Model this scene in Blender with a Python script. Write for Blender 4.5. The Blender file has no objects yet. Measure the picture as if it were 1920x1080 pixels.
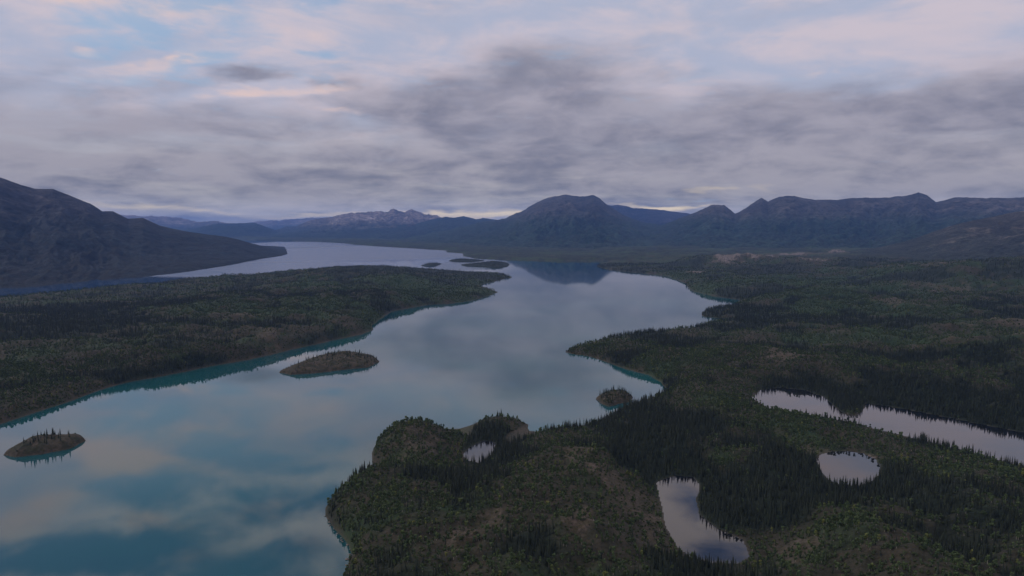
import bpy, math, random
import numpy as np
from mathutils import Vector
random.seed(7); rng = np.random.default_rng(7)
S = bpy.context.scene
R = math.radians
# ------------------------------------------------------------------ camera
CH = 250.0; PITCH = R(5.1); F = 1280.0
cam = bpy.data.cameras.new('camera'); cam.sensor_width = 36; cam.lens = 24
cam.clip_start = 1; cam.clip_end = 200000
co = bpy.data.objects.new('camera', cam); S.collection.objects.link(co)
co.location = (0, 0, CH); co.rotation_euler = (math.pi/2 - PITCH, 0, 0)
S.camera = co
S.view_settings.view_transform = 'Standard'; S.view_settings.look = 'None'
S.view_settings.exposure = 0.0; S.view_settings.gamma = 1
cP, sP = math.cos(PITCH), math.sin(PITCH)
def ray(px, py):
    a = (px-960)/F; b = (540-py)/F
    return np.array([a, cP + b*sP, -sP + b*cP])
def at(px, py, z=0.0):                       # where the line of sight meets the level z
    d = ray(px, py); t = (z-CH)/d[2]
    return d[0]*t, d[1]*t
def azel(px, py):
    d = ray(px, py); return math.atan2(d[0], d[1]), math.atan2(d[2], math.hypot(d[0], d[1]))
def lin(r, g, b):
    f = lambda c: (c/255/12.92) if c/255 <= .04045 else ((c/255+.055)/1.055)**2.4
    return (f(r), f(g), f(b), 1)

# ------------------------------------------------------------------ world: Nishita sky behind a broken cloud deck
W = bpy.data.worlds.new('World'); S.world = W; W.use_nodes = True
def build_world():
    nt = W.node_tree; nt.nodes.clear(); L = nt.links
    N = lambda t: nt.nodes.new(t)
    def setin(n, i, v):
        if hasattr(v, 'is_output') or isinstance(v, bpy.types.NodeSocket): L.new(v, n.inputs[i])
        else: n.inputs[i].default_value = v
    def M(op, a, b=0.0, c=0.0, clamp=False):
        n = N('ShaderNodeMath'); n.operation = op; n.use_clamp = clamp
        for i, v in enumerate((a, b, c)): setin(n, i, v)
        return n.outputs[0]
    def mixc(f, a, b):
        n = N('ShaderNodeMix'); n.data_type = 'RGBA'
        setin(n, 0, f); setin(n, 6, a); setin(n, 7, b); return n.outputs[2]
    def comb(x, y, z=0.0):
        n = N('ShaderNodeCombineXYZ')
        for i, v in enumerate((x, y, z)): setin(n, i, v)
        return n.outputs[0]
    def noise(v, sc, det=5, ro=.55, dist=0.0, lac=2.0):
        n = N('ShaderNodeTexNoise'); n.inputs['Scale'].default_value = sc; n.inputs['Detail'].default_value = det
        n.inputs['Roughness'].default_value = ro; n.inputs['Distortion'].default_value = dist; n.inputs['Lacunarity'].default_value = lac
        L.new(v, n.inputs['Vector']); return n.outputs[0]
    def sm(v, a, b, lo=0.0, hi=1.0):
        n = N('ShaderNodeMapRange'); n.interpolation_type = 'SMOOTHSTEP'
        setin(n, 0, v); n.inputs[1].default_value = a; n.inputs[2].default_value = b
        n.inputs[3].default_value = lo; n.inputs[4].default_value = hi; return n.outputs[0]
    tc = N('ShaderNodeTexCoord')
    sp = N('ShaderNodeSeparateXYZ'); L.new(tc.outputs['Generated'], sp.inputs[0])
    x, y, z = sp.outputs
    za = M('MAXIMUM', z, 0.0)
    az = M('ARCTAN2', x, y); el = M('ARCSINE', za)
    den = M('ADD', za, 0.11)
    ceil = comb(M('DIVIDE', x, den), M('DIVIDE', y, den))
    mixed = comb(M('MULTIPLY', az, 3.0), M('MULTIPLY', el, 11.0), 3.3)
    warp = M('SUBTRACT', noise(ceil, 1.1, 4, .6), .5)
    warp2 = M('SUBTRACT', noise(mixed, 2.0, 4, .6), .5)
    waz = M('ADD', az, M('MULTIPLY', warp, .22)); wel = M('ADD', el, M('MULTIPLY', warp2, .050))
    P = comb(waz, wel)
    def blobs(lst, start):
        acc = start
        for px, py, rx, ry, ang, wgt in lst:
            a, e = azel(px, py)
            e = abs(e)                       # a spot seen mirrored in the lake lies as high as its image lies low
            mp = N('ShaderNodeMapping'); mp.vector_type = 'TEXTURE'
            mp.inputs['Location'].default_value = (a, e, 0); mp.inputs['Rotation'].default_value = (0, 0, R(-ang))
            mp.inputs['Scale'].default_value = (rx/F, ry/F, 1); L.new(P, mp.inputs[0])
            g = N('ShaderNodeTexGradient'); g.gradient_type = 'SPHERICAL'; L.new(mp.outputs[0], g.inputs[0])
            acc = M('MULTIPLY_ADD', sm(g.outputs[1], 0, 1), wgt, acc)
        return acc
    nA = noise(ceil, 1.7, 7, .56, .25)          # big decks
    ceil2 = comb(M('DIVIDE', x, M('ADD', za, .30)), M('DIVIDE', y, M('ADD', za, .30)), 5.0)
    ceil3 = comb(M('MULTIPLY', az, 1.0), M('MULTIPLY', el, 4.6), 9.4)
    nB = noise(ceil, 4.2, 7, .6, .35)           # puffs
    nE = noise(ceil3, 2.3, 8, .56, .35)         # lumps seen side on
    nC = noise(comb(M('MULTIPLY', az, 2.2), M('MULTIPLY', el, 24.0), 1.0), 2.0, 6, .58, .3)   # streaks near the horizon
    nD = noise(mixed, 1.6, 6, .6, .3)
    # darkness of the deck: grows towards the horizon
    dk = sm(el, 0.06, 0.30, .72, .14)
    low = sm(el, 0.0, 0.17, 1.0, 0.0)
    dk = M('MULTIPLY_ADD', M('SUBTRACT', nA, .5), 1.1, dk)
    dk = M('MULTIPLY_ADD', M('SUBTRACT', nB, .5), .22, dk)
    dk = M('MULTIPLY_ADD', M('SUBTRACT', nE, .5), 1.05, dk)
    dk = M('MULTIPLY_ADD', M('MULTIPLY', M('SUBTRACT', nC, .5), low), .9, dk)
    dk = blobs([
        (960, 130, 330, 80, -16, .40), (1020, 190, 330, 120, -8, .40), (760, 215, 170, 60, 8, .25),
        (1500, 210, 430, 70, 2, .50), (1800, 205, 300, 60, 0, .38), (1350, 250, 420, 60, 0, .35), (1600, 290, 500, 60, 0, .22),
        (490, 138, 90, 24, -8, .60), (620, 152, 80, 20, -6, .55),
        (250, 303, 520, 24, -2, .30), (420, 332, 420, 16, 0, .32), (100, 345, 250, 12, 0, .30),
        (900, 300, 400, 40, 0, .25), (1180, 352, 230, 17, 0, .55), (1120, 385, 140, 10, 0, .35),
        (1700, 345, 400, 20, 0, .30), (300, 230, 360, 40, -4, .18),
        (300, 265, 520, 40, -3, -.2), (480, 215, 300, 34, -4, -.2), (1650, 262, 400, 18, 2, -.2), (820, 350, 120, 10, 0, -.25), (300, 350, 260, 12, 0, -.25), (1460, 350, 300, 20, 0, -.15), (950, 372, 300, 9, 0, -.15),
        (1600, 120, 520, 110, 0, -.28), (1100, 40, 420, 70, -4, -.18), (700, 90, 320, 50, 4, -.18), (330, 120, 260, 30, -18, -.35), (500, 170, 260, 24, -12, -.38),
        (1250, 170, 120, 40, 10, -.15), (60, 60, 260, 90, -10, -.15), (80, 240, 160, 60, 0, -.10)], dk)
    dk = sm(dk, 0.10, 1.0)
    light = mixc(sm(nD, .38, .64), lin(176, 183, 205), lin(206, 196, 206))
    light = mixc(sm(el, .03, .18), lin(196, 190, 186), light)
    light = mixc(sm(el, .30, .40), light, lin(238, 226, 226))
    shade = sm(M('ADD', M('MULTIPLY', nE, .5), M('MULTIPLY', noise(ceil2, 4.0, 8, .58, .3), .5)), .40, .62)
    darkc = mixc(sm(el, 0.0, .16), mixc(shade, lin(120, 121, 132), lin(176, 170, 172)), mixc(shade, lin(127, 128, 145), lin(168, 164, 176)))
    col = mixc(dk, light, darkc)
    # warm lit patches
    wm = blobs([(330, 120, 260, 30, -18, .75), (520, 172, 240, 20, -10, .8), (640, 205, 120, 14, 0, .5), (560, 48, 260, 26, 6, .5), (620, 120, 160, 18, 4, .45),
                (1600, 120, 260, 60, 0, .35), (1200, 20, 200, 30, 0, .3), (1330, 150, 200, 20, 4, .35),
                (285, 858, 200, 50, -14, 1.5), (400, 812, 150, 34, -14, 1.2), (190, 735, 50, 12, 0, .8), (400, 725, 60, 12, 0, .5), (268, 971, 70, 34, 0, 1.3), (490, 955, 60, 30, 0, 1.3), (327, 992, 70, 26, 0, 1.2), (552, 1035, 70, 34, 0, 1.3), (350, 1041, 70, 34, 0, 1.2), (60, 960, 180, 70, 20, 1.0), (640, 850, 60, 26, 0, .4), (1310, 915, 60, 20, 0, .5), (1590, 875, 120, 40, 0, .7), (1310, 1000, 60, 14, 0, .3), (620, 760, 60, 26, 0, .4)], -.25)
    wm = sm(M('MULTIPLY_ADD', M('SUBTRACT', nB, .5), 1.8, wm), 0.0, .8)
    col = mixc(M('MULTIPLY', wm, .85), col, lin(230, 204, 198))
    # glow in the gap above the mountains
    gl = blobs([(900, 404, 190, 15, 0, 1.3), (820, 406, 140, 12, 0, .9), (1230, 388, 120, 9, 0, 1.1), (1330, 352, 60, 8, 0, .35), (1440, 350, 30, 12, 0, .15),
                (300, 392, 240, 10, 0, .55), (560, 398, 160, 9, 0, .55), (700, 412, 300, 8, 0, .5)], 0.0)
    gl = M('MULTIPLY', gl, sm(nC, .28, .52))
    col = mixc(M('MINIMUM', gl, .9), col, lin(255, 232, 188))
    # clear blue gaps
    gp = blobs([(330, 45, 330, 70, -22, .9), (440, 95, 200, 50, -30, .75), (170, 30, 160, 60, -20, .3), (700, 150, 260, 26, 0, .45), (560, 130, 90, 30, 0, .3),
                (1000, 100, 240, 26, -4, .38), (900, 60, 200, 16, 0, .35), (1380, 150, 300, 26, 4, .40), (1260, 180, 120, 16, 0, .4), (180, 165, 260, 34, -16, .35), (1850, 60, 200, 120, 0, .1),
                (1000, 368, 60, 5, 0, .4), (1280, 372, 160, 7, 0, .45), (1760, 376, 90, 7, 0, .7), (1290, 340, 100, 10, 0, .3),
                (322, 924, 220, 56, -10, .8), (447, 850, 170, 46, -14, .75), (564, 924, 150, 60, 0, .75), (214, 1033, 240, 80, -10, .8), (380, 1000, 170, 40, 0, .5), (470, 1060, 240, 80, 0, .6), (600, 736, 90, 22, 0, .7), (640, 820, 80, 30, 0, .7), (120, 900, 130, 30, -10, .5), (40, 1060, 160, 50, 0, .7), (1280, 950, 110, 44, 0, .65), (1330, 1030, 160, 44, 0, .75), (560, 1140, 400, 60, 0, .8)], -.32)
    gp = M('ADD', gp, sm(el, .29, .36, 0, .22))
    gp = M('MULTIPLY_ADD', M('SUBTRACT', nB, .5), 2.5, gp)
    gp = M('MULTIPLY_ADD', M('SUBTRACT', nA, .5), .9, gp)
    gp = sm(gp, -.05, .8)
    gp = M('MULTIPLY', gp, M('SUBTRACT', 1.0, M('MULTIPLY', dk, .55)))
    col = mixc(M('MULTIPLY', gp, sm(el, .27, .36, .72, .92)), col, mixc(sm(el, .28, .40), lin(150, 186, 226), lin(52, 100, 165)))
    br = N('ShaderNodeVectorMath'); br.operation = 'SCALE'; L.new(col, br.inputs[0]); L.new(sm(el, .0, .05, 1.75, 1.0), br.inputs['Scale']); col = br.outputs[0]   # the dusk band low over the horizon
    sky = N('ShaderNodeTexSky'); sky.sky_type = 'NISHITA'; sky.sun_disc = False
    sky.sun_elevation = SUN_EL; sky.sun_rotation = SUN_AZ
    b1 = N('ShaderNodeBackground'); L.new(sky.outputs[0], b1.inputs[0]); b1.inputs[1].default_value = .12
    b2 = N('ShaderNodeBackground'); L.new(col, b2.inputs[0]); b2.inputs[1].default_value = 1.0
    ms = N('ShaderNodeMixShader'); L.new(M('SUBTRACT', 1.0, M('MULTIPLY', gp, .25)), ms.inputs[0])
    L.new(b1.outputs[0], ms.inputs[1]); L.new(b2.outputs[0], ms.inputs[2])
    o = N('ShaderNodeOutputWorld'); L.new(ms.outputs[0], o.inputs[0])
SUN_EL, SUN_AZ = R(9), R(-80)
build_world()
try: W.cycles.sampling_method = 'MANUAL'; W.cycles.sample_map_resolution = 512
except Exception: pass
# low, veiled sun at the left
sl = bpy.data.lights.new('sun', 'SUN'); sl.energy = 1.3; sl.angle = R(11); sl.color = (1, .88, .78)
so = bpy.data.objects.new('sun', sl); S.collection.objects.link(so)
sd_ = Vector((math.sin(SUN_AZ)*math.cos(R(24)), math.cos(SUN_AZ)*math.cos(R(24)), math.sin(R(24))))
so.rotation_euler = sd_.to_track_quat('Z', 'Y').to_euler(); so.location = (0, 0, 600)

# ------------------------------------------------------------------ noise
PERM = np.random.default_rng(3).permutation(4096)
GA = np.random.default_rng(4).uniform(0, 2*np.pi, 4096)
GX, GY = np.cos(GA), np.sin(GA)
def perlin(x, y, seed=0):
    xi = np.floor(x).astype(np.int64); yi = np.floor(y).astype(np.int64); xf = x-xi; yf = y-yi
    u = xf*xf*xf*(xf*(xf*6-15)+10); v = yf*yf*yf*(yf*(yf*6-15)+10)
    def g(i, j, a, b):
        h = PERM[(PERM[(i+seed*131) & 4095]+j) & 4095]; return GX[h]*a+GY[h]*b
    n0 = g(xi, yi, xf, yf); n1 = g(xi+1, yi, xf-1, yf); n2 = g(xi, yi+1, xf, yf-1); n3 = g(xi+1, yi+1, xf-1, yf-1)
    a = n0+u*(n1-n0); b = n2+u*(n3-n2); return (a+v*(b-a))*1.45
def fbm(x, y, w, o=4, seed=0, gain=.5):
    s = 0; a = 1; t = 0
    for k in range(o):
        s = s + a*perlin(x/w*2**k+k*17.3, y/w*2**k-k*9.1, seed+k); t += a; a *= gain
    return s/t
def ridged(x, y, w, o=4, seed=0, gain=.55):
    s = 0; a = 1; t = 0
    for k in range(o):
        n = 1-np.abs(perlin(x/w*2**k+k*7.7, y/w*2**k+k*3.1, seed+k))*2; s = s+a*n; t += a; a *= gain
    return s/t
def sst(v, a, b):
    t = np.clip((v-a)/(b-a), 0, 1); return t*t*(3-2*t)
# ------------------------------------------------------------------ shorelines (map of the lake)
def poly(pts, z=0.0):
    out = []
    for p in pts:
        out.append((p[1], p[2]) if p[0] == 'w' else at(p[0], p[1], z))
    return np.array(out)
def sdist(P, x, y):                           # signed distance, positive inside
    d2 = np.full(x.shape, 1e18); ins = np.zeros(x.shape, bool); n = len(P)
    for i in range(n):
        ax, ay = P[i]; bx, by = P[(i+1) % n]; ex, ey = bx-ax, by-ay
        wx, wy = x-ax, y-ay; t = np.clip((wx*ex+wy*ey)/(ex*ex+ey*ey+1e-9), 0, 1)
        dx, dy = wx-ex*t, wy-ey*t; np.minimum(d2, dx*dx+dy*dy, out=d2)
        c = ((ay > y) != (by > y))
        if c.any():
            xx = ex*(y-ay)/(ey if ey != 0 else 1e-9)+ax; ins ^= (c & (x < xx))
    d = np.sqrt(d2); return np.where(ins, d, -d)
MAIN = poly([('w', -140, -300), ('w', -150, 150), (560, 1500), (610, 1200), (646, 1080), (660, 1040), (655, 1022), (628, 990), (611, 967), (612, 950), (640, 925),
    (668, 893), (700, 885), (712, 880), (698, 866), (696, 850), (706, 832), (730, 812), (765, 803), (830, 806), (880, 817),
    (884, 806), (900, 790), (940, 785), (970, 788), (987, 796), (974, 805), (952, 816), (944, 826), (958, 832), (985, 824), (1008, 813), (1040, 808), (1100, 800), (1135, 790), (1150, 778), (1165, 765), (1200, 752), (1240, 742), (1252, 733), (1238, 717), (1215, 703), (1180, 694), (1140, 680), (1100, 667), (1070, 664), (1058, 660), (1075, 650),
    (1110, 642), (1160, 632), (1210, 624), (1260, 620), (1290, 618), (1318, 608), (1350, 600), (1372, 597), (1345, 597), (1322, 595), (1314, 590), (1325, 580), (1355, 576), (1385, 569), (1386, 562), (1340, 556), (1296, 545), (1286, 536), (1282, 530), (1250, 518),
    (1190, 511), (1140, 505), (1118, 499), (1122, 493), (1150, 489), (1128, 488), (1100, 491), (1085, 489), (1050, 490), (980, 488), (930, 486), (890, 484), (868, 480), (868, 475),
    (835, 473), (840, 470), (760, 465), (690, 461), (640, 456), (560, 452), (430, 448), (250, 447.5), (-1500, 448), ('w', -45000, 50000), ('w', 50000, 50000), ('w', 50000, -300)])
LEFT = poly([(-1200, 900), (-600, 880), (-200, 840), (0, 795), (60, 775), (110, 760), (150, 745), (200, 727), (240, 717), (320, 702), (400, 686), (470, 674), (520, 662), (580, 648), (640, 635),
    (680, 627), (697, 619), (700, 608), (720, 594), (735, 584), (760, 579), (800, 572), (850, 569), (890, 563), (915, 556), (932, 548), (915, 541), (893, 541), (905, 534), (935, 526), (960, 520),
    (945, 514), (920, 511), (880, 511), (840, 509), (790, 507), (740, 503), (690, 501), (600, 507), (500, 517), (400, 524), (300, 534), (200, 543), (100, 552), (0, 561), (-200, 580), (-1200, 640)])
PONDS = [  # polygon, level
    (poly([(903, 828), (920, 827), (930, 833), (922, 850), (900, 868), (874, 862), (869, 852), (880, 840)], .35), .35),
    (poly([(1232, 905), (1262, 893), (1300, 896), (1312, 912), (1304, 935), (1310, 964), (1344, 992), (1388, 1012), (1404, 1042), (1385, 1056), (1330, 1054), (1290, 1040), (1270, 1024), (1250, 985), (1240, 940)], 8.0), 8.0),
    (poly([(1533, 862), (1541, 852), (1562, 847), (1590, 846), (1618, 850), (1640, 860), (1650, 873), (1649, 890), (1630, 903), (1600, 910), (1570, 906), (1549, 893), (1538, 878)], 14.0), 14.0),
    (poly([(1412, 745), (1425, 732), (1465, 727), (1510, 732), (1545, 745), (1564, 762), (1580, 776), (1600, 781), (1616, 775), (1624, 757), (1700, 768), (1800, 788), (1900, 808), (2050, 830), (2200, 880), (2100, 905), (1980, 885),
           (1900, 870), (1830, 850), (1760, 832), (1700, 818), (1640, 803), (1600, 792), (1560, 784), (1500, 776), (1440, 766)], 12.0), 12.0),
    ]
ISL = {  # outline on the lake, summit height, tree fraction
    'west': (poly([(8, 853), (30, 857), (80, 852), (130, 842), (160, 827), (155, 820), (110, 822), (70, 826), (45, 832), (22, 845)]), 12, .0),
    'middle': (poly([(524, 698), (545, 703), (590, 700), (640, 694), (690, 689), (711, 678), (700, 670), (670, 666), (620, 667), (580, 676), (545, 690)]), 15, .0),
    'east': (poly([(1117, 748), (1128, 757), (1142, 763), (1162, 757), (1180, 754), (1186, 745), (1175, 738), (1150, 738), (1130, 742)]), 10, .0),
    'north_a': (poly([(789, 498), (803, 500), (818, 499), (828, 495), (820, 494), (800, 495)]), 9, .0),
    'north_b': (poly([(841, 489), (850, 491.5), (885, 492), (908, 489), (895, 487.5), (850, 487)]), 12, .0),
    'north_c': (poly([(864, 497), (875, 500), (900, 501), (935, 503), (953, 499), (955, 495), (940, 492), (905, 493), (885, 496)]), 16, .0)}
# heights where the ground is known: pixel, height -> position on the map
CP = [(600, 1300, 30), (636, 975, 16), (650, 940, 18), (670, 915, 19), (695, 898, 19), (720, 893, 17), (690, 960, 24), (770, 950, 27), (830, 1050, 36), (900, 930, 26), (830, 888, 9), (900, 885, 8), (722, 840, 17), (760, 818, 23), (800, 818, 24), (840, 832, 18), (868, 840, 9), (720, 868, 9), (910, 806, 23), (935, 800, 26), (955, 801, 20), (885, 818, 6), (975, 803, 6), (855, 860, 8),
      (1000, 838, 12), (1080, 815, 8), (1050, 860, 22), (1140, 800, 9), (1200, 765, 6), (1140, 900, 26), (1000, 940, 30), (1100, 1000, 32), (1200, 1050, 26), (1180, 920, 24), (1215, 970, 26), (1230, 890, 13), (1330, 890, 13), (1400, 990, 14),
      (1350, 850, 24), (1450, 790, 22), (1480, 770, 24), (1440, 830, 20), (1500, 900, 18), (1600, 835, 16), (1700, 870, 20), (1800, 920, 26), (1480, 1020, 30), (1600, 1040, 34), (1750, 1050, 36), (1900, 1000, 34), (1900, 900, 20), (1700, 845, 15), (1650, 815, 14), (1850, 880, 15), (1700, 758, 14), (1850, 786, 14), (1560, 735, 14), (1780, 772, 14),
      (1100, 658, 5), (1190, 640, 14), (1250, 655, 20), (1300, 680, 24), (1390, 705, 28), (1460, 690, 30), (1300, 630, 10), (1400, 640, 20), (1340, 588, 5), (1400, 580, 10), (1270, 700, 12),
      (1500, 620, 22), (1700, 620, 34), (1900, 640, 50), (1600, 560, 32), (1800, 550, 46), (1500, 520, 26), (1400, 500, 24), (1410, 484, 60), (1360, 486, 52), (1560, 486, 48), (1480, 486, 48), (1640, 484, 55), (1800, 500, 80), (1930, 490, 120), (1280, 505, 10), (1200, 495, 10), (1000, 480, 12), (1300, 478, 24), (1600, 700, 26), (1750, 720, 30), (1900, 760, 26),
      (100, 572, 14), (300, 547, 16), (500, 530, 22), (600, 522, 32), (660, 514, 42), (710, 508, 36), (770, 512, 14), (820, 514, 8), (880, 516, 6), (940, 518, 6),
      (400, 600, 28), (600, 580, 34), (700, 560, 34), (200, 650, 24), (400, 640, 26), (640, 600, 22), (100, 720, 12), (0, 620, 22), (0, 700, 18), (850, 550, 14), (-400, 700, 24), (500, 560, 30)]
_c = np.array([(*at(a, b, c), c) for a, b, c in CP])
CAZ, CLR, CZ = np.arctan2(_c[:, 0], _c[:, 1]), np.log(np.hypot(_c[:, 0], _c[:, 1])), _c[:, 2]
def base_h(x, y):
    az = np.arctan2(x, y); lr = np.log(np.hypot(x, y)+1); num = np.zeros_like(x); den = np.full_like(x, 1e-4); num += 1e-4*18
    for a, l, z in zip(CAZ, CLR, CZ):
        w = 1/((az-a)**2+(.8*(lr-l))**2+.00035)**2*1e-6; num += w*z; den += w
    return num/den
def terrain(x, y):
    """height, shore distance, knob relief, spruce/green/rock cover"""
    wob = fbm(x, y, 70, 4, 40)*6+fbm(x, y, 400, 3, 44)*8*sst(np.hypot(x, y), 900, 3000)
    r = np.hypot(x, y)
    sd = np.maximum(sdist(MAIN, x, y), sdist(LEFT, x, y))+wob*np.clip(r/900, .5, 6)*.6
    H = base_h(x, y)
    far = sst(r, 6000, 12000); H = H*(1-far)+30*far
    n1 = fbm(x, y, 190, 3, 1); n2 = ridged(x, y, 85, 3, 5); n3 = fbm(x, y, 26, 3, 9); n0 = fbm(x, y, 900, 3, 13)
    knob = n1*1.2+(n2-.3)*.5
    rel = n1*16+(n2-.3)*9+n3*2.0+n0*16*sst(r, 1200, 3000)
    L = np.clip(r*.013, 7, 200)
    sh = 1-np.exp(-np.maximum(sd, 0)/L)
    h = H*sh*1.0+rel*sh*sst(sd, 0, 60)*np.clip(H/20, .2, 1.6)+np.maximum(n3, 0)*sst(sd, 0, 15)*2
    h = np.where(sd > 0, np.maximum(h, .25+np.minimum(sd*.05, 1.2)), np.maximum(sd*.35, -12))
    pd = np.full(x.shape, 1e9)
    for P, zl in PONDS:
        m = r < 2200
        if not m.any(): continue
        s = -sdist(P, x[m], y[m])+wob[m]*.35      # positive outside
        hm = h[m]; k = sst(s, 4, 85)
        out = zl+.35+np.minimum(np.maximum(s, 0)*.03, .8)+np.maximum(hm-zl-.4, -zl*.0)*k
        out = np.where((hm < zl) & (s > 40), out*(1-sst(s, 40, 110))+hm*sst(s, 40, 110), out)
        hm = np.where(s > 0, np.where(s < 110, out, hm), zl-1.2+np.maximum(s*.2, -4)+0.0)
        h[m] = hm; q = pd[m]; pd[m] = np.minimum(q, s)
    return h, sd, knob, pd
# cover patches seen in the photograph: kind, pixel, half sizes in px, weight (ground level ~20 m)
COV = [('P', 1418, 481, 44, 5, 1.6), ('P', 1358, 485, 22, 4, 1.5), ('P', 1535, 488, 30, 3, 1.3), ('P', 1492, 472, 30, 2.5, 1.4), ('P', 1572, 470, 16, 2.5, 1.4), ('P', 1900, 478, 50, 4, 1.2), ('P', 1750, 515, 40, 2.5, .7), ('P', 1760, 546, 36, 3, .7), ('P', 1595, 843, 42, 2.5, 1.5), ('P', 1310, 503, 26, 3, .9), ('P', 1335, 592, 12, 2, .9), ('G', 1600, 522, 160, 6, .8), ('G', 1550, 545, 60, 10, .6), ('G', 1560, 580, 90, 8, .6), ('G', 1600, 645, 200, 12, .6), ('G', 1250, 500, 90, 3, .7), ('D', 1450, 540, 110, 8, .8), ('D', 1720, 530, 100, 6, .8), ('D', 1640, 610, 160, 8, .6), ('D', 1800, 490, 160, 7, .8), ('D', 1420, 500, 120, 5, .5), ('R', 822, 940, 22, 26, 1), ('R', 925, 990, 30, 16, 1), ('R', 855, 1040, 60, 36, 1.2), ('R', 1070, 860, 60, 30, .6), ('R', 1000, 815, 60, 16, .5), ('R', 1150, 900, 40, 26, .9), ('R', 1215, 955, 50, 40, .9), ('R', 1085, 985, 26, 22, .9), ('R', 1080, 1030, 30, 30, .9), ('R', 1165, 1050, 60, 24, .9), ('R', 1480, 1015, 44, 40, .9),
       ('R', 1350, 872, 40, 20, .8), ('R', 1505, 828, 40, 16, 1), ('R', 1395, 710, 44, 20, 1), ('R', 1465, 685, 34, 20, 1), ('R', 1600, 970, 26, 14, .8), ('R', 1720, 1055, 60, 20, .9), ('R', 1600, 845, 60, 6, .7), ('R', 800, 830, 60, 24, .5), ('G', 650, 960, 30, 50, .6), ('D', 935, 800, 30, 14, .4), ('D', 892, 816, 22, 12, 1.6), ('D', 970, 803, 24, 12, 1.6), ('D', 925, 790, 40, 12, .6), ('R', 1740, 840, 60, 12, .3),
       ('R', 1415, 480, 44, 6, 1.6), ('R', 1355, 484, 20, 5, 1.4), ('R', 1535, 488, 30, 4, 1.2), ('R', 1500, 473, 40, 3, 1.2), ('R', 1570, 472, 20, 3, 1.2), ('R', 1750, 515, 80, 6, .8), ('R', 1780, 545, 60, 5, 1), ('R', 1690, 580, 40, 5, 1.1), ('R', 1900, 490, 60, 6, 1), ('R', 1880, 620, 60, 12, .8), ('R', 1760, 660, 40, 10, .7), ('R', 930, 520, 26, 6, .9), ('R', 900, 548, 30, 6, .9), ('R', 510, 636, 24, 10, .8), ('R', 460, 600, 60, 8, .7), ('R', 670, 615, 36, 8, .6), ('R', 380, 620, 60, 8, .4),
       ('G', 735, 915, 50, 30, .9), ('G', 690, 990, 60, 40, .4), ('G', 1130, 640, 30, 10, .3), ('G', 1250, 680, 120, 30, .4), ('G', 1360, 850, 50, 16, .8), ('G', 580, 528, 40, 4, 1.0), ('G', 800, 530, 120, 14, .6), ('G', 1600, 600, 120, 10, .6), ('G', 1500, 530, 120, 6, .6), ('G', 1320, 528, 60, 5, .9), ('G', 1750, 1000, 160, 50, .3), ('G', 1800, 890, 80, 20, .4), ('G', 1350, 745, 60, 14, .5), ('G', 1480, 790, 80, 24, .5), ('G', 1650, 700, 120, 20, .4), ('G', 60, 690, 120, 30, .3), ('G', 560, 590, 120, 16, .4), ('G', 1000, 480, 60, 4, .6),
       ('D', 830, 880, 120, 26, 1), ('D', 1050, 830, 140, 16, .9), ('D', 1240, 800, 110, 40, 1), ('D', 1250, 860, 90, 40, 1), ('D', 1200, 750, 110, 20, .9), ('D', 1400, 920, 130, 50, 1), ('D', 1330, 1066, 150, 30, 2.4), ('D', 1000, 1060, 60, 40, 1), ('D', 1600, 900, 110, 40, 1), ('D', 1650, 730, 260, 26, 1.1), ('D', 1800, 780, 220, 20, .8), ('D', 1850, 950, 110, 50, .7), ('D', 1450, 600, 160, 16, .9), ('D', 1350, 570, 80, 10, .8), ('D', 1460, 655, 120, 12, .5), ('D', 700, 550, 60, 16, .8), ('D', 250, 560, 300, 14, .7), ('D', 100, 620, 160, 20, .6), ('D', 480, 660, 120, 14, .7), ('D', 200, 700, 160, 16, .5), ('D', 680, 500, 120, 6, .7), ('D', 1500, 900, 60, 26, .8), ('D', 1680, 480, 240, 8, .7), ('D', 905, 875, 60, 14, .9), ('D', 960, 835, 30, 14, .9)]
_cv = []
for k, a, b, rx, ry, w in COV:
    zz = 20 if b > 560 else (40 if b > 500 else 55)
    cx, cy = at(a, b, zz); dd = math.hypot(cx, cy); x2, y2 = at(a, b-ry, zz); x3, y3 = at(a, b+ry, zz)
    _cv.append((k, math.atan2(cx, cy), math.log(dd), rx/F, abs(math.log(math.hypot(x2, y2)/math.hypot(x3, y3)))*.5+.004, w))
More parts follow.
